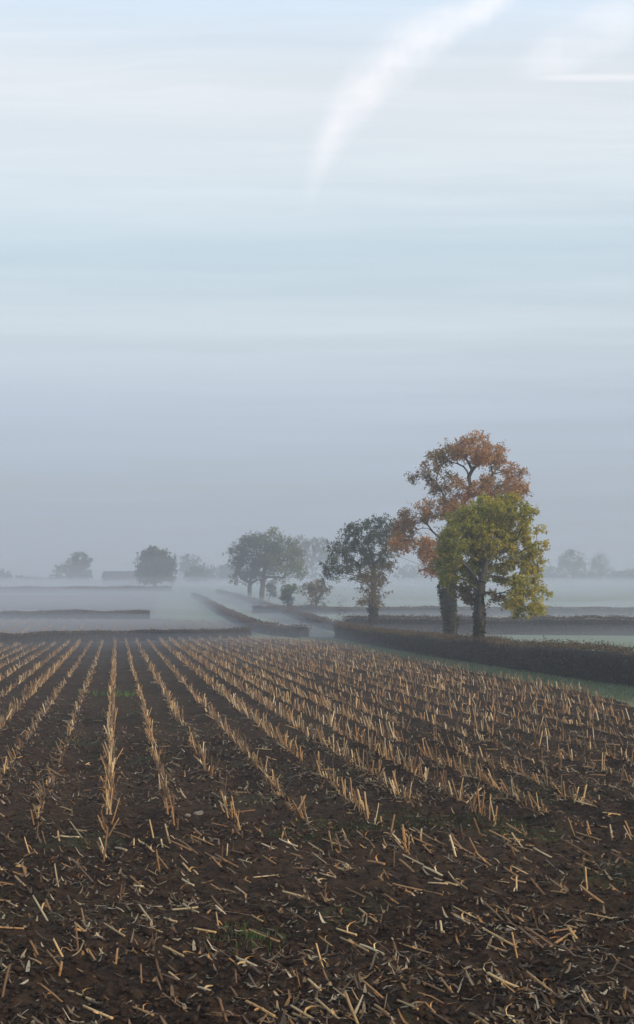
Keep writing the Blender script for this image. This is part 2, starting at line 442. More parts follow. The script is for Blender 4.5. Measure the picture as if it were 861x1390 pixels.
hedge([tuple(G(345, 833)), tuple(G(430, 834)), tuple(G(600, 836)), tuple(G(861, 836)), tuple(G(960, 836))], 1.0, 1.2, 16000, .18,
      'third hedge back, faint in mist across the far meadow', HC2, seed=5)
hedge([tuple(G(412, 866)), tuple(G(380, 863)), tuple(G(348, 858)), tuple(G(322, 845)), tuple(G(297, 831)), tuple(G(277, 817)), tuple(G(263, 811))], .82, 1.2, 26000, .13,
      'winding rust topped hedge along the left side of the lane', HC2, seed=6)
hedge([tuple(p) for p in L1p], .72, 1.0, 24000, .11, 'low brown hedge at the far end of the stubble rows', HC, seed=7, gaps=.12)
hedge([tuple(G(-60, 842)), tuple(G(0, 842)), tuple(G(203, 841))], .92, 1.1, 16000, .15, 'second low hedge on the left, ending square in mid field', HC, seed=8)
hedge([tuple(G(-60, 805)), tuple(G(0, 805)), tuple(G(120, 805)), tuple(G(232, 803))], 1.2, 1.4, 12000, .3, 'faintest thin hedge line below the barn and round tree', HC2, seed=9)

# ------------------------------------------------------------------ trees
def leaf_colour(n, pal, jitter=.25):
    pal = np.array(pal, float); c = pal[rng.integers(0, len(pal), n)]
    return c * rng.uniform(1 - jitter, 1 + jitter, (n, 1)) * rng.uniform(.93, 1.07, (n, 3))

def tree(name, label, cat, base_px, d, blobs, n_att, leaves, lsize, trunk_r, spread, trunk_pts=None, base_drop=None,
         ivy=None, group=None, shell=.55, leafy=1.0, tip_r=None, spx=None, droop=.0, twigs=0):
    """blobs: (px, py, rx, ry, palette [, leafiness]) in photo pixels at distance d; everything becomes metres at d"""
    m = d / F                                                   # metres per photo pixel at this distance
    bx = (base_px - CXP) * m; bz = float(zg(bx, d)) - .05
    org = np.array([bx, d, bz])
    root = empty(name, org); tag(root, label, cat, group)
    area = np.array([b[2] * b[3] for b in blobs], float); prob = area / area.sum()
    pick = rng.choice(len(blobs), n_att, p=prob)
    B = np.array([(b[0], b[1], b[2], b[3]) for b in blobs], float)
    u = norm(rng.normal(size=(n_att, 3))) * (rng.random((n_att, 1)) ** (1 / 3) * (1 - shell) + shell * rng.random((n_att, 1)) ** .18)
    rz = np.sqrt(B[:, 2] * B[:, 3])
    allx = (B[:, 0] - B[:, 2]).min(), (B[:, 0] + B[:, 2]).max()
    halfw = (allx[1] - allx[0]) / 2; midx = sum(allx) / 2
    offz = np.sqrt(np.maximum(.05, 1 - ((B[:, 0] - midx) / halfw) ** 2)) * halfw * .55 * rng.uniform(-1, 1, len(B))
    A = np.stack([(B[pick, 0] + u[:, 0] * B[pick, 2] - CXP) * m,
                  d + (u[:, 1] * rz[pick] + offz[pick]) * m,
                  EYE - (B[pick, 1] + u[:, 2] * B[pick, 3] - HYP) * m], 1)
    # skeleton: trunk, then join every attractor to the nearest branch point
    tp = [org] + [np.array([(x - CXP) * m, d + rng.normal(0, .1), EYE - (y - HYP) * m]) for x, y in (trunk_pts or [])]
    nodes = [tp[0]]; parent = [-1]
    for p in tp[1:]:
        a = nodes[-1]; k = max(2, int(np.linalg.norm(p - a) / .5))
        for j in range(1, k + 1):
            q = a + (p - a) * j / k + rng.normal(0, .03, 3) * (j < k); nodes.append(q); parent.append(len(nodes) - 2)
    n0 = len(nodes) // 2
    top = tp[-1]
    order = np.argsort(np.linalg.norm(A - top, axis=1)); tips = []
    depth = np.zeros(len(nodes)).tolist()
    for i in range(1, len(nodes)): depth[i] = depth[parent[i]] + np.linalg.norm(nodes[i] - nodes[parent[i]])
    for idx in order:
        a = A[idx]; Nn = np.array(nodes[n0:]); dp = np.array(depth[n0:])
        dist = np.linalg.norm(Nn - a, axis=1)
        below = np.maximum(0, Nn[:, 2] - a[2])
        j = int(np.argmin(dist + .32 * dp + 1.0 * below)) + n0
        s0 = nodes[j]; L = dist[j - n0]; k = max(1, int(L / (spread * 1.3)))
        # curve: leave along the parent direction, bend to the tip
        pd = norm(s0 - nodes[parent[j]]) if parent[j] >= 0 else np.array([0, 0, 1.])
        c1 = s0 + pd * L * .35 + np.array([0, 0, .08 * L]); prev = j
        for t in np.linspace(0, 1, k + 1)[1:]:
            q = (1 - t) ** 2 * s0 + 2 * t * (1 - t) * c1 + t * t * a
            if t < 1: q = q + rng.normal(0, .05 * spread, 3)
            nodes.append(q); parent.append(prev); depth.append(depth[prev] + np.linalg.norm(q - nodes[prev])); prev = len(nodes) - 1
        tips.append(prev)
    Nn = np.array(nodes); par = np.array(parent); n = len(Nn)
    tr = tip_r or max(.008, .22 * m)
    acc = np.zeros(n)
    for i in range(n - 1, 0, -1):
        if acc[i] == 0: acc[i] = tr ** 2.2
        acc[par[i]] += acc[i]
    acc[0] = max(acc[0], acc[1])
    r = acc ** (1 / 2.2); sc = trunk_r / r[1]
    r = np.where(r > tr * 1.5, tr * 1.5 + (r - tr * 1.5) * (trunk_r - tr * 1.5) / max(r[1] - tr * 1.5, 1e-6), r)
    ii = np.arange(1, n)
    r0 = np.minimum(r[par[ii]], r[ii] * 1.6); r0[0] = trunk_r * 1.35
    nt = len(tp) - 1
    is_tr = np.zeros(n, bool)
    L0 = sum(max(2, int(np.linalg.norm(tp[i + 1] - tp[i]) / .5)) for i in range(nt)) if nt else 1
    is_tr[:L0 + 1] = True
    v, f = tubes(Nn[par[ii]], Nn[ii], r0, r[ii], 6)
    v = v.reshape(len(ii), 12, 3); f4 = f.reshape(len(ii), 6, 4)
    def sub(mask, nm):
        k = mask.sum()
        if not k: return
        vv = v[mask].reshape(-1, 3) - org
        j = np.arange(6); q = np.stack([j, (j + 1) % 6, (j + 1) % 6 + 6, j + 6], 1)
        mesh_obj(nm, vv, (q[None] + (np.arange(k) * 12)[:, None, None]).reshape(-1, 4), M['bark'], root, smooth=True)
    sub(is_tr[ii], 'trunk'); sub(~is_tr[ii], 'limbs')
    # crown: a clump of leaves round every tip
    C = []; cc = []; tw0 = []; tw1 = []
    for q, idx in enumerate(order):
        b = blobs[pick[idx]]; lf = b[5] if len(b) > 5 else 1.0
        k = int(leaves * lf * leafy * rng.uniform(.35, 1.5))
        tipp = Nn[tips[q]]
        if twigs:
            e = tipp + rng.normal(0, spread * .9, (twigs, 3)) + np.array([0, 0, spread * .4]); tw0.append(np.repeat(tipp[None], twigs, 0)); tw1.append(e)
        if k < 1: continue
        # sub-sprays so that the clump itself is uneven
        ns = max(2, k // 9); ctr = tipp + rng.normal(0, spread * .62, (ns, 3)) * np.array([1, 1, .75])
        pp = ctr[rng.integers(0, ns, k)] + rng.normal(0, spread * .24, (k, 3)); pp[:, 2] -= droop * np.abs(rng.normal(0, spread * .5, k))
        C.append(pp); base = leaf_colour(1, b[4], .12); cc.append(np.clip(base * .55 + leaf_colour(k, b[4]) * .45, 0, 1))
    if tw0:
        a0 = np.concatenate(tw0); a1 = np.concatenate(tw1)
        vt, ft = tubes(a0, a1, np.full(len(a0), tr * .7), np.full(len(a0), tr * .35), 3)
        mesh_obj('twigs', vt - org, ft, M['bark'], root)
    if C:
        C = np.concatenate(C); cc = np.concatenate(cc)
        vl, fl = cards(C - org, lsize * rng.uniform(.6, 1.4, len(C)), .55, -.2)
        mesh_obj('crown', vl, fl, M['leaf'], root, col=np.repeat(cc, 4, 0))
    if ivy:
        for (py0, py1, r0i, r1i, cnt) in ivy:                   # heights in photo rows, radii in metres
            z0, z1 = EYE - (py0 - HYP) * m, EYE - (py1 - HYP) * m
            t = rng.random(cnt); z = z0 + (z1 - z0) * t
            T = np.array(tp); o_ = np.argsort(T[:, 2])
            cx_ = np.interp(z, T[o_, 2], T[o_, 0]); cy_ = np.interp(z, T[o_, 2], T[o_, 1])
            an = rng.uniform(0, 2 * pi, cnt)
            rr = (r0i + (r1i - r0i) * t) * (1 + .9 * vnoise(an * 1.3, z * 1.6, .8, int(d)) + .3 * rng.normal(size=cnt) * .5)
            pv = np.stack([cx_ + np.cos(an) * rr, cy_ + np.sin(an) * rr, z], 1)
            vi, fi = cards(pv - org, max(.09, lsize * .9) * rng.uniform(.7, 1.3, cnt), .8, -.3)
            mesh_obj('ivy', vi, fi, M['leaf'], root, col=np.repeat(leaf_colour(cnt, [(.03, .04, .018), (.045, .05, .022), (.07, .055, .03)]), 4, 0))
    return root

OR = [(.40, .175, .06), (.45, .225, .075), (.33, .16, .06), (.33, .23, .08)]
OL = [(.24, .16, .07), (.28, .16, .07), (.20, .15, .06)]
YE = [(.44, .365, .035), (.37, .33, .035), (.50, .38, .045), (.33, .31, .035)]
YG = [(.36, .32, .035), (.42, .35, .04), (.28, .28, .035)]
GG = [(.25, .255, .04), (.31, .29, .045), (.20, .22, .04)]
PG = [(.14, .16, .05), (.17, .18, .055), (.11, .13, .045)]
DG = [(.06, .08, .036), (.08, .09, .04), (.05, .062, .032)]
BR = [(.18, .13, .065), (.14, .115, .055)]
tree('ash_tree', 'tallest tree, with open rust orange crown and thick ivy clad trunk', 'tree', 612, 82,
     [(640, 612, 28, 20, OR), (607, 618, 16, 17, OR), (588, 628, 17, 14, OL, .8), (573, 642, 15, 9, OL, .7), (660, 618, 22, 18, OR), (685, 632, 17, 14, OR, .8),
      (697, 648, 14, 9, OR, .8), (701, 668, 12, 13, OR, .8), (640, 662, 40, 16, OR), (680, 668, 20, 17, OR), (605, 650, 20, 16, OL, .7), (585, 664, 16, 6, OL, .5),
      (590, 690, 32, 13, OR), (562, 702, 20, 15, OR), (548, 728, 15, 22, OR), (572, 745, 13, 16, OR, .9), (588, 768, 18, 12, OR), (622, 692, 28, 18, OR),
      (640, 722, 40, 30, OR, .7), (605, 745, 18, 15, OR), (680, 695, 22, 18, OR), (535, 745, 10, 12, OR, .7)],
     560, 100, .12, .32, .30, [(612, 840), (606, 795), (612, 760), (620, 715), (630, 680)],
     ivy=[(884, 800, .24, .42, 5000), (800, 740, .42, .16, 2500)], droop=.4)
tree('field_maple', 'dense yellow green tree standing in the hedge before the orange one', 'tree', 649, 62.5,
     [(665, 698, 36, 26, YG), (632, 708, 26, 24, GG), (700, 712, 24, 22, YG), (660, 732, 38, 28, YG), (616, 738, 22, 25, GG), (606, 758, 14, 16, GG), (625, 782, 26, 20, GG),
      (650, 775, 24, 20, GG), (705, 748, 28, 24, YE), (730, 742, 12, 9, YE, .9), (722, 768, 18, 13, YE), (690, 780, 16, 15, YE), (712, 795, 22, 18, YE), (735, 802, 7, 8, YE),
      (696, 812, 16, 14, YE), (722, 822, 14, 11, YE), (706, 830, 8, 7, YE), (690, 685, 18, 14, YG), (716, 700, 14, 14, YG), (640, 808, 14, 8, BR), (668, 812, 14, 10, BR, .8), (731, 720, 8, 8, YE, .8)],
     620, 95, .105, .21, .20, [(650, 850), (651, 812), (654, 790), (660, 762)],
     ivy=[(905, 832, .12, .22, 3200), (832, 790, .2, .1, 900)], droop=.5)
tree('oak_tree', 'grey green tree with dark leaning limb, left of the orange tree', 'tree', 505, 112,
     [(520, 712, 22, 14, DG), (497, 718, 20, 16, DG), (478, 728, 18, 16, DG), (462, 745, 18, 16, DG), (450, 768, 12, 12, DG), (446, 782, 8, 7, DG, .8), (482, 755, 22, 18, DG), (510, 745, 22, 22, DG),
      (532, 735, 14, 16, BR), (470, 772, 14, 10, DG, .8), (515, 775, 18, 20, BR), (500, 790, 18, 16, BR), (522, 800, 14, 10, BR), (500, 815, 18, 8, BR, .8), (532, 765, 8, 12, BR), (486, 785, 10, 8, DG, .6), (455, 790, 5, 4, DG)],
     330, 60, .15, .24, .36, [(506, 838), (507, 815), (508, 790), (508, 765)], ivy=[(864, 826, .2, .3, 1500), (830, 808, .32, .4, 500)])
tree('lime_tree', 'broad misty tree on two dark trunks, left half of the middle pair', 'tree', 339, 262,
     [(337, 765, 24, 25, DG), (352, 745, 25, 20, DG), (345, 735, 18, 12, DG), (322, 755, 12, 18, DG), (355, 775, 20, 15, DG), (325, 785, 12, 8, DG), (366, 760, 14, 20, DG)],
     230, 55, .34, .45, .8, [(339, 800), (341, 785)])
tree('willow_tree', 'paler misty tree overhanging to the right of the middle pair', 'tree', 356, 246,
     [(372, 732, 20, 13, PG), (390, 742, 20, 15, PG), (403, 758, 13, 15, PG), (385, 765, 18, 15, PG), (409, 775, 7, 10, PG), (370, 755, 14, 18, DG), (378, 790, 10, 8, PG, .6), (398, 778, 10, 6, PG)],
     210, 42, .32, .5, .8, [(356, 800), (358, 780), (362, 760)])
o = tree('hawthorn_bush', 'tiny upright bush left of the small rusty tree', 'bush', 391, 190,
     [(392, 800, 9, 6, PG), (390, 812, 6, 6, DG), (386, 806, 5, 5, PG), (398, 798, 5, 4, PG), (391, 819, 6, 6, DG)], 60, 40, .22, .12, .4, [(391, 812)])
o = tree('hawthorn_tree', 'small flat topped rusty tree in the far meadow hedge', 'tree', 430, 185,
     [(428, 797, 15, 7, BR), (441, 801, 8, 6, BR), (417, 802, 8, 5, BR), (432, 791, 9, 4, BR), (430, 809, 9, 6, BR), (424, 815, 6, 5, BR), (436, 815, 6, 5, DG)], 90, 40, .2, .2, .4, [(430, 812), (429, 802)])
tree('ivy_stump', 'small leaning bush against the foot of the paler middle tree', 'bush', 365, 240,
     [(367, 800, 5, 8, DG), (371, 806, 4, 5, DG)], 30, 40, .25, .1, .4, [(365, 812)])
tree('round_tree', 'compact dark round tree standing just right of the barn', 'tree', 210, 350,
     [(210, 757, 18, 15, DG), (200, 765, 16, 18, DG), (222, 768, 16, 17, DG), (210, 778, 22, 14, DG), (194, 782, 9, 9, DG), (230, 782, 8, 8, DG)],
     220, 62, .5, .6, .9, [(210, 792), (210, 780)])
far = [
 ('poplar_tree', 'faint rounded tree just right of the dark round tree', 257, 520, [(256, 765, 13, 14, DG), (252, 775, 10, 12, DG), (262, 775, 10, 12, DG)], 110, 30),
 ('far_bush', 'faint low bush at the head of the lane', 268, 420, [(268, 780, 14, 10, DG), (262, 785, 10, 8, DG), (276, 775, 8, 8, DG)], 80, 32),
 ('far_bush', 'faint broad thicket at the left foot of the middle pair', 296, 480, [(295, 780, 14, 10, DG), (305, 778, 10, 12, DG), (318, 775, 10, 14, DG)], 110, 32),
 ('far_tree', 'faint tall square tree cluster left of the barn', 100, 470, [(108, 762, 14, 14, DG), (98, 772, 16, 14, DG), (84, 778, 14, 10, DG), (115, 775, 8, 16, DG), (105, 785, 20, 8, DG)], 190, 34),
 ('far_tree', 'faint low rounded tree cut by the left picture edge', 4, 500, [(4, 783, 13, 9, DG), (-12, 785, 14, 10, DG), (12, 788, 10, 6, DG)], 90, 30),
 ('far_bush', 'faint long low thicket between the left edge and the square tree cluster', 42, 500, [(30, 789, 12, 5, DG), (45, 789, 14, 5, DG), (62, 790, 10, 4, DG)], 90, 26),
 ('far_tree', 'pale wide tree half hidden behind the overhanging middle tree', 424, 480, [(420, 750, 18, 18, DG), (408, 742, 14, 13, DG), (436, 742, 13, 13, DG), (440, 760, 10, 15, DG), (415, 772, 20, 14, DG)], 180, 30),
 ('far_tree', 'pale tree seen between the grey green tree and the orange one', 556, 500, [(556, 775, 13, 10, DG), (545, 782, 10, 8, DG), (566, 783, 9, 8, DG)], 90, 28),
 ('far_tree', 'tall faint round headed tree right of the yellow green one', 777, 470, [(777, 760, 18, 12, DG, .6), (770, 772, 14, 10, DG, .5), (786, 772, 12, 10, DG, .5), (764, 766, 7, 7, DG, .6)], 170, 20),
 ('bare_tree', 'faint bare branched tree near the right edge', 815, 470, [(816, 764, 13, 10, DG, .12), (822, 775, 12, 10, DG, .12), (808, 775, 9, 12, DG, .15)], 150, 14),
 ('far_bush', 'faint shrub mass touching the crown of the yellow green tree', 748, 480, [(748, 778, 9, 9, DG), (757, 785, 9, 7, DG), (738, 783, 9, 8, DG)], 80, 26),
 ('far_bush', 'faint low shrub between the round headed and bare far trees', 796, 480, [(798, 785, 12, 8, DG), (786, 788, 10, 6, DG), (808, 786, 8, 6, DG)], 80, 26),
 ('far_bush', 'faint thicket reaching the right picture edge', 848, 480, [(846, 780, 12, 7, DG), (862, 782, 14, 9, DG), (835, 785, 8, 6, DG), (876, 784, 12, 8, DG)], 110, 28),
 ('far_bush', 'faint low bushes behind the ivy trunks', 620, 500, [(600, 786, 14, 7, DG), (625, 785, 14, 7, DG), (640, 787, 12, 6, DG)], 80, 26),
]
for nm, lab, px, d, bl, na, lf in far:
    ytop = min(b[1] for b in bl)
    bare = nm == 'bare_tree' or 'round headed tree right' in lab
    tree(nm, lab, 'bush' if 'bush' in nm else 'tree', px, d, bl, na, lf, .6, .28 if 'bush' not in nm else .15, 1.0, [(px, 791), (px, min(788, ytop + 12))], twigs=7 if bare else 0, tip_r=.05 if bare else None)
# far treeline hedges that close the meadow at the right and behind the left fields
hedge([tuple(P(560, 0, 520)[:2]), tuple(P(720, 0, 510)[:2]), tuple(P(960, 0, 500)[:2])], 2.6, 3, 9000, .7, 'faintest long belt of bushes closing the meadow under the far right trees', HC2, seed=12, hvar=.35)
hedge([tuple(P(-80, 0, 520)[:2]), tuple(P(60, 0, 520)[:2]), tuple(P(330, 0, 540)[:2])], 2.0, 3, 7000, .7, 'faintest belt of bushes behind the barn and far left trees', HC2, seed=13, hvar=.35)

# ------------------------------------------------------------------ barn
def barn():
    d = 425.; m = d / F; x0, x1 = (142 - CXP) * m, (186 - CXP) * m; xc = (x0 + x1) / 2; w = (x1 - x0) / 2
    z0 = float(zg(xc, d)) - .2; eave = EYE - (784 - HYP) * m - z0; ridge = EYE - (776 - HYP) * m - z0; dp = 3.6
    root = tag(empty('barn', (xc, d, z0)), 'long low farm barn with slate roof left of the round tree', 'barn')
    v = [(-w, -dp, 0), (w, -dp, 0), (w, dp, 0), (-w, dp, 0), (-w, -dp, eave), (w, -dp, eave), (w, dp, eave), (-w, dp, eave), (-w, 0, ridge - .1), (w, 0, ridge - .1)]
    mesh_obj('wall', v, [[[0, 1, 5, 4], [2, 3, 7, 6]], [[1, 2, 6, 9, 5], [3, 0, 4, 8, 7]]], M['brick'], root)
    a, e = .35, .45; t = .15; sl = (ridge - eave) / dp
    r = []
    for zz in (0, t):
        r += [(-w - a, -dp - e, eave - e * sl + zz), (w + a, -dp - e, eave - e * sl + zz), (w + a, 0, ridge + zz), (-w - a, 0, ridge + zz), (w + a, dp + e, eave - e * sl + zz), (-w - a, dp + e, eave - e * sl + zz)]
    mesh_obj('roof', r, [[[0, 1, 2, 3], [3, 2, 4, 5], [6, 9, 8, 7], [9, 11, 10, 8], [0, 6, 7, 1], [1, 7, 8, 2], [2, 8, 10, 4], [4, 10, 11, 5], [5, 11, 9, 3], [3, 9, 6, 0]]], M['slate'], root)
    for dx in (-w * .45, w * .4):
        b = [(dx - 1, -dp - .06, 0), (dx + 1, -dp - .06, 0), (dx + 1, -dp - .06, 1.9), (dx - 1, -dp - .06, 1.9), (dx - 1, -dp - .003, 0), (dx + 1, -dp - .003, 0), (dx + 1, -dp - .003, 1.9), (dx - 1, -dp - .003, 1.9)]
        mesh_obj('door', b, [[[0, 1, 2, 3], [0, 3, 7, 4], [1, 5, 6, 2], [3, 2, 6, 7]]], M['door_paint'], root)
barn()

# gate posts where the near hedge ends at the lane mouth
for i, (px, dd, h, lab) in enumerate([(456, 103.2, 1.15, 'thin weathered gate post left of the pair by the lane mouth'), (463, 103.0, 1.0, 'shorter weathered gate post touching the end of the long dark hedge')]):
    x = (px - CXP) / F * dd; z = float(zg(x, dd)) - .1; r = .09
    vs = []; 
    for zz, rr in ((0, r), (h * .5, r * .97), (h, r * .92), (h + .07, r * .4)):
        for a in range(8): vs.append((math.cos(a * pi / 4) * rr + .02 * zz, math.sin(a * pi / 4) * rr, zz))
    fs = [[k * 8 + a, k * 8 + (a + 1) % 8, k * 8 + 8 + (a + 1) % 8, k * 8 + 8 + a] for k in range(3) for a in range(8)]
    o = mesh_obj('gate_post', vs, [fs, [list(range(24, 32))]], M['wood'], loc=(x, dd, z)); tag(o, lab, 'post')

# ------------------------------------------------------------------ maize stubble
def stalk_variant(seed, L=1.0):
    """unit stalk along +z, length 1 = .25 m; radius relative; rings with a node bulge, slanted cut, torn sheath"""
    r_ = np.random.default_rng(seed); k = 6
    node = r_.uniform(.25, .5); ts = [0, .08, node - .03, node, node + .03, .75, 1.0]
    R = .045 * r_.uniform(.8, 1.15); bend = r_.normal(0, .05, 2)
    v = []
    sl = r_.uniform(-.12, .12, 2)
    for i, t in enumerate(ts):
        rr = R * (1.15 if i == 0 else (1.28 if i == 3 else 1 - .15 * t))
        for a in range(k):
            x, y = math.cos(a * pi / 3) * rr, math.sin(a * pi / 3) * rr
            z = t + ((x * sl[0] + y * sl[1]) / R * .25 if i == len(ts) - 1 else 0)
            v.append((x + bend[0] * t * t, y + bend[1] * t * t, z))
    f = [[i * k + a, i * k + (a + 1) % k, (i + 1) * k + (a + 1) % k, (i + 1) * k + a] for i in range(len(ts) - 1) for a in range(k)]
    b = (len(ts) - 1) * k; f += [[b, b + 1, b + 2, b + 3], [b, b + 3, b + 4, b + 5], [3, 2, 1, 0], [5, 4, 3, 0]]
    ncol = len(v); shade = np.ones(ncol); shade[18:24] = .6
    if r_.random() < .9:                                        # torn leaf sheath
        an = r_.uniform(0, 2 * pi); dx, dy = math.cos(an), math.sin(an); px, py = -dy, dx; s0 = len(v); z = node
        Ls = r_.uniform(.3, .8)
        for q in range(4):
            t = q / 3; w = .04 * (1 - .6 * t); out = R + Ls * .55 * t; zz = z + Ls * (.7 * t - .9 * t * t)
            v += [(dx * out + px * w, dy * out + py * w, zz), (dx * out - px * w, dy * out - py * w, zz)]
        f += [[s0 + 2 * q, s0 + 2 * q + 1, s0 + 2 * q + 3, s0 + 2 * q + 2] for q in range(3)]
        shade = np.concatenate([shade, np.full(8, 1.15)])
    return np.array(v), np.array(f), shade
VAR = [stalk_variant(100 + i) for i in range(12)]
STRAW = np.array([(.42, .24, .095), (.54, .35, .16), (.30, .155, .06), (.62, .47, .27), (.15, .08, .04), (.36, .19, .075)])

rows = []        # each stalk: x, y, length, direction(3), tone
def add(x, y, L, d, tone, lift=0.0): rows.append((x, y, L, d[0], d[1], d[2], tone, lift))
rr = np.random.default_rng(5)
for k in range(-75, 90):
    x0 = ROWX0 + ROWDX * k + rr.normal(0, .035)
    seed = k * 7 + 3
    dens_r = rr.uniform(.55, 1.0); lean_r = rr.normal(0, .25); hgt_r = rr.uniform(.75, 1.1)
    flat_r = rr.uniform(.1, .4) if k < 6 else rr.uniform(0, .15)
    if k in (-3, 0, 4, 5, 6, 7): dens_r, hgt_r, flat_r = 1.0, 1.15, .05
    if k in (-1, -2): dens_r, flat_r, hgt_r = .8, .55, .8
    ystart = 15.2 + rr.normal(0, .9) + (1.0 if k > 4 else 0)
    y = ystart
    while y < 112:
        y += rr.uniform(.05, .135) * (1 + .25 * (y > 60))
        pat = vnoise(np.array([y]), np.array([seed * 1.7]), 2.2, 51)[0] + .5
        if y < 17.5 and rr.random() > (y - 13.5) / 4: continue
        if pat < .22 * (1.4 - dens_r) + .05 or rr.random() > dens_r: continue
        x = x0 + ROWS * y + rr.normal(0, .03)
        if abs(x) > .33 * y + 4: continue
        zone = float(vnoise(np.array([x]), np.array([y]), 6, 52)[0])
        if rr.random() < flat_r + max(0, zone) * .5:
            a = np.array([-.35, .8, .0]) + rr.normal(0, .35, 3); a[2] = abs(rr.normal(0, .25)); L = rr.uniform(.12, .3)
        else:
            a = np.array([lean_r * .5 - .12, .12, 1.0]) + rr.normal(0, .21, 3); L = rr.uniform(.08, .31) * hgt_r
        add(x, y, L, a / np.linalg.norm(a), rr.random())
# the same rows go on beyond the low hedge
for k in range(-90, 12):
    y = 108.0
    while y < 152:
        y += rr.uniform(.2, .5)
        x = ROWX0 + ROWDX * 2 * k + ROWS * y + rr.normal(0, .06)
        if abs(x) > .3 * y or vnoise(np.array([x]), np.array([y]), 5, 58)[0] < -.12: continue
        a = np.array([-.1, .1, 1.]) + rr.normal(0, .2, 3); add(x, y, rr.uniform(.12, .26), a / np.linalg.norm(a), .25 + .4 * rr.random())
# ragged headland in front of the rows: short cross rows and knocked-over stalks
for yc, dn, fl in ((15.1, .75, .35), (14.3, .45, .7), (13.5, .4, .9), (12.7, .4, .9), (11.9, .35, .92), (11.1, .4, .9), (10.4, .35, .9), (9.7, .4, .85), (9.0, .4, .85), (8.2, .4, .85), (7.4, .4, .85)):
    x = -7.0
    while x < 8:
        x += rr.uniform(.03, .13)
        if rr.random() > dn: continue
        y = yc + rr.normal(0, .28) + .02 * x
        if rr.random() < fl:
            a = np.array([-.5, .75, .2]) + rr.normal(0, .16, 3) * np.array([1, 1, .5]); a[2] = abs(a[2]) if rr.random() < .75 else .03; L = rr.uniform(.12, .36)
        else:
            a = np.array([-.25, .25, 1.]) + rr.normal(0, .22, 3); L = rr.uniform(.10, .24)
        add(x, y, L, a / np.linalg.norm(a), rr.random())
for _ in range(420):                                            # loose ones between the rows
    y = rr.uniform(7, 34); x = rr.uniform(-.3, .32) * y
    a = np.array([-.5, .7, 0]) + rr.normal(0, .6, 3) * np.array([1, 1, .12]); a[2] = abs(a[2]); add(x, y, rr.uniform(.08, .3), a / np.linalg.norm(a), rr.random())
R_ = np.array(rows)
s = np.maximum(sdf_poly(FIELD, R_[:, 0], R_[:, 1]), sdf_poly(F2, R_[:, 0], R_[:, 1])); R_ = R_[s > .15]
x, y, L = R_[:, 0], R_[:, 1], R_[:, 2]
ax = R_[:, 3:6]
rad = np.where(y < 30, .0088, np.where(y < 112, .0098, .02)) * rr.uniform(.75, 1.3, len(R_))
zb = np.where(y < 107, soil_z(x, y), zg(x, y) + .06) - .012 + np.maximum(0, 1 - ax[:, 2] * 3) * (rad + .02)
base_pts = np.stack([x, y, zb], 1)
ref = norm(rr.normal(size=(len(R_), 3))); uu = norm(np.cross(ax, ref)); ww = np.cross(ax, uu)
tone = R_[:, 6]; cidx = (rr.random(len(R_)) * len(STRAW)).astype(int)
scol = STRAW[cidx] * (.2 + 1.0 * tone[:, None] ** 1.4)
# which show largest: projected size in the frame
pxl = F * L / y * np.hypot(np.hypot(ax[:, 0], ax[:, 2]), ax[:, 1] * 2.6 / y)
inside = (np.abs(x) < .2233 * y - .02) & (y > 8.75)
cand = np.where(inside & (y < 17))[0]
big = cand[np.argsort(-pxl[cand])[:300]]
isbig = np.zeros(len(R_), bool); isbig[big] = True
smeshes = []
for vi, (v, f, sh) in enumerate(VAR):
    for ci in range(4):
        me_o = mesh_obj('maize_stalk_form', v, f, M['straw'], smooth=False, col=(STRAW[(ci * 2 + vi) % 6] * (.6 + .17 * ci))[None] * sh[:, None])
        me = me_o.data; bpy.data.objects.remove(me_o); me.name = 'maize_stalk'; smeshes.append(me)
import mathutils
kinds = {'stand': ('cut maize stalk still standing upright in the bare headland soil', 'standing cut stalks on the headland'),
         'lean': ('cut maize stalk leaning over low in the headland soil', 'leaning cut stalks on the headland'),
         'lie': ('loose maize stalk lying flat on the bare headland soil', 'flattened stalks lying on the headland')}
for i in big:
    o = bpy.data.objects.new('maize_stalk', smeshes[int(rr.integers(0, len(smeshes)))]); COL.objects.link(o)
    k = L[i]; q = rad[i] / .045
    Mx = mathutils.Matrix(((uu[i, 0] * q, ww[i, 0] * q, ax[i, 0] * k, base_pts[i, 0]), (uu[i, 1] * q, ww[i, 1] * q, ax[i, 1] * k, base_pts[i, 1]), (uu[i, 2] * q, ww[i, 2] * q, ax[i, 2] * k, base_pts[i, 2]), (0, 0, 0, 1)))
    o.matrix_world = Mx
    lab, grp = kinds['stand' if ax[i, 2] > .75 else ('lean' if ax[i, 2] > .22 else 'lie')]
    tag(o, lab, 'maize stalk', grp)
# the rest: near ones detailed, far ones simple prisms, one object
V_, F_, C_, off = [], [], [], 0
near_i = np.where(~isbig & (y < 26))[0]
vsel = rr.integers(0, len(VAR), len(near_i))
for vi, (v, f, sh) in enumerate(VAR):
    ii = near_i[vsel == vi]
    if not len(ii): continue
    q = (rad[ii] / .045)[:, None, None]
    pts = (uu[ii][:, None] * v[None, :, 0:1] + ww[ii][:, None] * v[None, :, 1:2]) * q + ax[ii][:, None] * v[None, :, 2:3] * L[ii][:, None, None] + base_pts[ii][:, None]
    V_.append(pts.reshape(-1, 3)); F_.append((f[None] + (np.arange(len(ii)) * len(v))[:, None, None]).reshape(-1, 4) + off); off += len(ii) * len(v)
    C_.append((scol[ii][:, None] * sh[None, :, None]).reshape(-1, 3))
far_i = np.where(~isbig & (y >= 26))[0]
p0 = base_pts[far_i]; v, f = tubes(p0, p0 + ax[far_i] * L[far_i][:, None], rad[far_i] * 1.1, rad[far_i] * .95, 4)
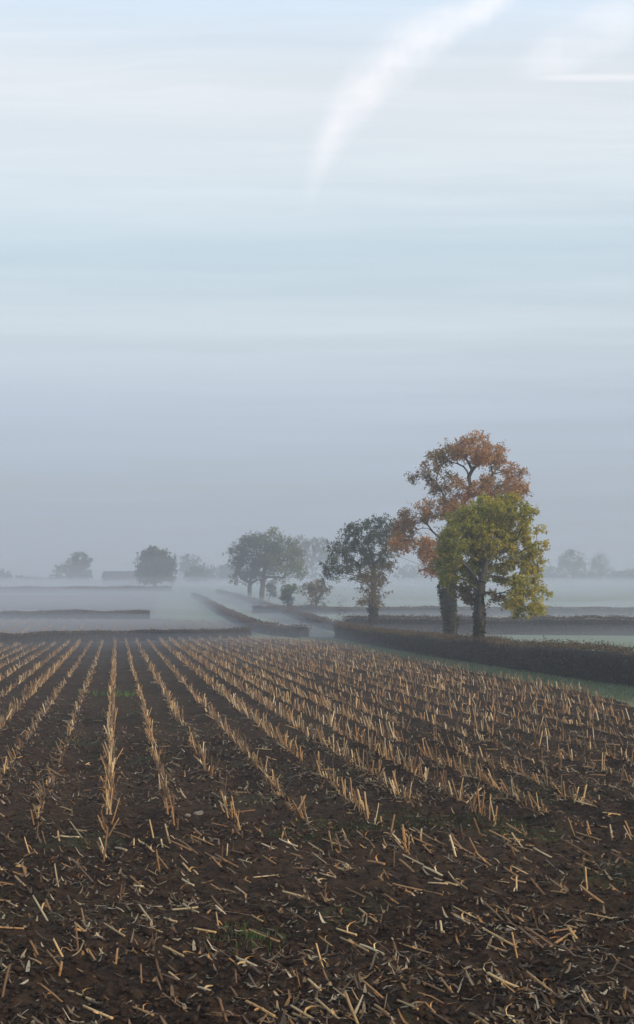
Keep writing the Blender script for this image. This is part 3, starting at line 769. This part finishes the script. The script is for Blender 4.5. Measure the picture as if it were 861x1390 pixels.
n = len(far_i); V_.append(v); F_.append(f + off); F_.append(np.stack([np.arange(n) * 8 + 4 + j for j in range(4)], 1) + off); C_.append(np.repeat(scol[far_i], 8, 0))
st_o = mesh_obj('maize_stubble', np.concatenate(V_), np.concatenate(F_), M['straw'], col=np.concatenate(C_))
tag(st_o, 'long rows of cut maize stubble running back to the hedges', 'stubble', kind='stuff')

# leaf litter: curled strips of dead maize leaf
def strips(n, ymin, ymax, lmin, lmax, seed):
    q = np.random.default_rng(seed)
    t = q.random(n); y = 1 / (1 / ymin + t * (1 / ymax - 1 / ymin)); x = q.uniform(-.30, .31, n) * y
    # litter gathers along the rows
    k = np.round((x - ROWS * y - ROWX0) / ROWDX); xr = ROWX0 + ROWDX * k + ROWS * y
    m_ = (q.random(n) < .35) & (y > 16); x = np.where(m_, xr + (x - xr) * .45, x)
    cl_ = vnoise(x, y, .75, seed + 5) + .6 * vnoise(x, y, .28, seed + 6) + .5
    ok = (sdf_poly(FIELD, x, y) > .1) & (q.random(n) < np.clip(cl_ * 1.5 - .25, .08, 1)); x, y = x[ok], y[ok]; n = len(x)
    L = q.uniform(lmin, lmax, n) * q.uniform(.5, 1.3, n); a = q.normal(2.0, .9, n); d = np.stack([np.cos(a), np.sin(a)], 1); w = q.uniform(.004, .013, n)
    P_, cols = [], []
    curl = np.abs(q.normal(0, .35, n)); tw = q.normal(0, .6, n)
    for i, tt in enumerate((0, .33, .66, 1.)):
        cx_ = x + d[:, 0] * L * (tt - .5); cy_ = y + d[:, 1] * L * (tt - .5)
        z = soil_z(cx_, cy_) + .006 + curl * L * (tt - .4) ** 2 * 1.6 + .006
        ww_ = w * (1, 1.1, .9, .35)[i]; an = tw * (tt - .3)
        ox, oy, oz = -d[:, 1] * ww_ * np.cos(an), d[:, 0] * ww_ * np.cos(an), ww_ * np.sin(an)
        P_.append(np.stack([cx_ + ox, cy_ + oy, z + oz + .004], 1)); P_.append(np.stack([cx_ - ox, cy_ - oy, z - oz + .004], 1))
    v = np.stack(P_, 1).reshape(-1, 3)
    f = np.array([[0, 1, 3, 2], [2, 3, 5, 4], [4, 5, 7, 6]])
    f = (f[None] + (np.arange(n) * 8)[:, None, None]).reshape(-1, 4)
    pal = np.array([(.30, .21, .12), (.16, .10, .06), (.20, .15, .10), (.40, .32, .22), (.09, .055, .035), (.12, .075, .045), (.28, .15, .06)])
    c = pal[q.integers(0, len(pal), n)] * q.uniform(.15, 1.1, (n, 1)) ** 1.3
    return v, f, np.repeat(c, 8, 0)
v1, f1, c1 = strips(26000, 7, 34, .02, .13, 71)
v2, f2, c2 = strips(34000, 18, 90, .08, .2, 72)
v3, f3, c3 = strips(350, 7.5, 22, .2, .42, 73)
lit = mesh_obj('maize_litter', np.concatenate([v1, v2, v3]), np.concatenate([f1, f2 + len(v1), f3 + len(v1) + len(v2)]), M['litter'], col=np.concatenate([c1, c2, c3]))
tag(lit, 'dead maize leaf scraps strewn over the dark soil', 'leaf litter', kind='stuff')

# clods
def clods(n):
    q = np.random.default_rng(81)
    y = 1 / (1 / 7.0 + q.random(n) * (1 / 30. - 1 / 7.0)); x = q.uniform(-.29, .29, n) * y
    r = np.abs(q.normal(0, .013, n)) + .008
    oc = np.array([(1, 0, 0), (-1, 0, 0), (0, 1, 0), (0, -1, 0), (0, 0, 1), (0, 0, -1), (.6, .6, .6), (-.6, .6, .5), (.6, -.6, .6), (-.6, -.6, .5)], float)
    tri = np.array([(4, 0, 6), (6, 0, 2), (4, 6, 2), (4, 2, 7), (7, 2, 1), (4, 7, 1), (4, 1, 9), (9, 1, 3), (4, 9, 3), (4, 3, 8), (8, 3, 0), (4, 8, 0), (5, 2, 0), (5, 1, 2), (5, 3, 1), (5, 0, 3)])
    jit = oc[None] * q.uniform(.65, 1.25, (n, 10, 1)) + q.normal(0, .12, (n, 10, 3))
    v = jit * r[:, None, None] * np.array([1, 1, .75]) + np.stack([x, y, soil_z(x, y) + r * .35], 1)[:, None]
    f = (tri[None] + (np.arange(n) * 10)[:, None, None]).reshape(-1, 3)
    return v.reshape(-1, 3), f
v, f = clods(12000)
tag(mesh_obj('soil_clods', v, f, M['clod'], smooth=False), 'small crumbs and clods of dark soil', 'soil', kind='stuff')

# weed seedlings and verge grass
def blades(x, y, z, h, w, pal, q):
    n = len(x); a = q.uniform(0, 2 * pi, n); lean = q.normal(0, .35, (n, 2)) * h[:, None]
    b = np.stack([x, y, z], 1); side = np.stack([np.cos(a) * w, np.sin(a) * w, 0 * a], 1)
    mid = b + np.stack([lean[:, 0] * .35, lean[:, 1] * .35, h * .6], 1); tip = b + np.stack([lean[:, 0], lean[:, 1], h], 1)
    v = np.stack([b - side, b + side, mid + side * .7, mid - side * .7, tip], 1).reshape(-1, 3)
    o = np.arange(n)[:, None] * 5
    pal = np.array(pal); c = pal[q.integers(0, len(pal), n)] * q.uniform(.6, 1.3, (n, 1))
    return v, [np.array([[0, 1, 2, 3]]) + o, np.array([[3, 2, 4]]) + o], np.repeat(c, 5, 0)
q = np.random.default_rng(91)
n = 110000; yy = 1 / (1 / 15. + q.random(n) * (1 / 60. - 1 / 15.)); xx = q.uniform(-.26, .27, n) * yy
ok = (vnoise(xx, yy, 1.8, 61) + .5 * vnoise(xx, yy, .5, 62) > .30) & (sdf_poly(FIELD, xx, yy) > .2); xx, yy = xx[ok], yy[ok]
v, f, c = blades(xx, yy, soil_z(xx, yy) - .004, q.uniform(.012, .035, len(xx)), q.uniform(.003, .007, len(xx)), [(.06, .08, .03), (.045, .065, .025)], q)
tag(mesh_obj('weed_seedlings', v, f, M['litter'], col=c), 'thin green patches of weed seedlings between the stubble rows', 'weeds', kind='stuff')
n = 90000; ti = q.random(n)
pth, tt = resample(H1[:8], .5); i0 = (ti * (len(pth) - 1.01)).astype(int)
xx = pth[i0, 0] - q.uniform(-.2, 3.2, n); yy = pth[i0, 1] + q.uniform(-.4, .4, n)
sd = sdf_poly(FIELD, xx, yy); ok = (sd < .25 + .5 * q.random(n)) & (yy > 28); xx, yy, i0 = xx[ok], yy[ok], i0[ok]
v, f, c = blades(xx, yy, zg(xx, yy) - .01, q.uniform(.04, .14, len(xx)), q.uniform(.006, .012, len(xx)), [(.17, .215, .125), (.13, .17, .10), (.20, .21, .14)], q)
tag(mesh_obj('verge_grass', v, f, M['litter'], col=c), 'rough grass verge between stubble and the long dark hedge', 'grass', kind='stuff')

# two countable green tufts
for px, py, cnt, sp, lab in ((347, 1277, 260, .16, 'bright green grass tuft low on the bare headland'), (155, 946, 160, .35, 'green weed tuft growing in a distant stubble row')):
    gx, gy = G(px, py); n = cnt; a = q.normal(0, sp, (n, 2)); xx = gx + a[:, 0]; yy = gy + a[:, 1]
    v, f, c = blades(xx, yy, soil_z(xx, yy) - .004, q.uniform(.02, .07, n) * (1 if py > 1000 else 3), np.full(n, .003 if py > 1000 else .01), [(.07, .13, .035), (.09, .14, .045)], q)
    org = np.array([gx, gy, float(soil_z(np.array([gx]), np.array([gy]))[0])])
    tag(mesh_obj('grass_patch', v - org, f, M['litter'], col=c, loc=tuple(org)), lab, 'grass', kind='stuff')

# stones
for px, py, r, lab in ((270, 1108, .055, 'pale rounded stone at the end of a stubble row'), (255, 1112, .035, 'smaller flat stone touching the pale rounded one'), (690, 1268, .03, 'upright pale chip of stone in the right headland'), (402, 1224, .04, 'brown half buried stone on the headland')):
    gx, gy = G(px, py); q2 = np.random.default_rng(px)
    import bmesh
    bm = bmesh.new(); bmesh.ops.create_icosphere(bm, subdivisions=3, radius=1)
    for vv in bm.verts:
        c = np.array(vv.co); k = 1 + .35 * float(vnoise(c[0] + 3, c[1] + c[2], .7, px)) + .15 * float(vnoise(c[0], c[2] - c[1], .3, px))
        vv.co = (c[0] * r * k * 1.2, c[1] * r * k, c[2] * r * k * .65)
    me = bpy.data.meshes.new('stone'); bm.to_mesh(me); bm.free(); me.materials.append(M['stone'])
    for p in me.polygons: p.use_smooth = True
    o = bpy.data.objects.new('stone', me); COL.objects.link(o); o.location = (gx, gy, float(soil_z(np.array([gx]), np.array([gy]))[0]) + r * .25)
    tag(o, lab, 'stone')

# ------------------------------------------------------------------ haze
def box(name, lo, hi, density, color, aniso):
    (x0, y0, z0), (x1, y1, z1) = lo, hi
    v = [(x0, y0, z0), (x1, y0, z0), (x1, y1, z0), (x0, y1, z0), (x0, y0, z1), (x1, y0, z1), (x1, y1, z1), (x0, y1, z1)]
    f = np.array([[3, 2, 1, 0], [4, 5, 6, 7], [0, 1, 5, 4], [1, 2, 6, 5], [2, 3, 7, 6], [3, 0, 4, 7]])
    m = bpy.data.materials.new(name); m.use_nodes = True; N = NT(m.node_tree); N.n.clear()
    pv = N.node('ShaderNodeVolumePrincipled'); pv.inputs['Color'].default_value = tuple(color) + (1,)
    pv.inputs['Density'].default_value = density; pv.inputs['Anisotropy'].default_value = aniso
    mo = N.node('ShaderNodeOutputMaterial'); N.l.new(pv.outputs[0], mo.inputs['Volume'])
    o = mesh_obj(name, v, f, m)
    return o
HAZE = 0.0018
hz = box('haze', (-4600, -90, -2.6), (4600, 3300, 24), HAZE, (.665, .715, .815), .1)
tag(hz, 'pale morning mist over the fields', 'mist', kind='stuff')

# drifting low mist lying in thin overlapping layers over the damp ground beyond the near rows
def mist(h1, h2, y0, dens, seed, label):
    ysb = np.concatenate([np.arange(y0 - 2, 140, 3.), np.geomspace(140, 1500, 60)])
    X, Y, f = grid(ysb, np.linspace(-.9, .9, 60), 30)
    hb = (sstep(y0, y0 + 50, Y) * h1 + sstep(120, 330, Y) * (h2 - h1)) * (1 + 1.1 * vnoise(X, Y, 34, seed) + .5 * vnoise(X, Y, 12, seed + 1)) + .02
    hb *= sstep(0, 40, 1500 - Y) * .98 + .02
    top = np.stack([X, Y, zg(X, Y) + hb], -1).reshape(-1, 3); bot = np.stack([X, Y, zg(X, Y) - .8], -1).reshape(-1, 3)
    n_, k_ = X.shape; nv = n_ * k_
    ring = list(range(k_)) + [i * k_ + k_ - 1 for i in range(1, n_)] + list(range(nv - 2, nv - k_ - 1, -1)) + [i * k_ for i in range(n_ - 2, 0, -1)]
    sidef = np.array([[ring[i], ring[(i + 1) % len(ring)], ring[(i + 1) % len(ring)] + nv, ring[i] + nv] for i in range(len(ring))])[:, ::-1]
    mm = hz.data.materials[0].copy(); mm.name = 'low_mist'; mm.node_tree.nodes['Principled Volume'].inputs['Density'].default_value = dens
    mb = mesh_obj('ground_mist', np.concatenate([top, bot]), np.concatenate([f, f[:, ::-1] + nv, sidef]), mm)
    tag(mb, label, 'mist', kind='stuff')
mist(1.25, 2.1, 48, .0100, 77, 'thin dense mist hugging the meadows and lane')
mist(2.5, 8.0, 72, .0020, 87, 'thin deeper mist lying over the far meadows')
mist(1.0, 1.6, 98, .0065, 97, 'densest low mist pooled in the lane hollow')
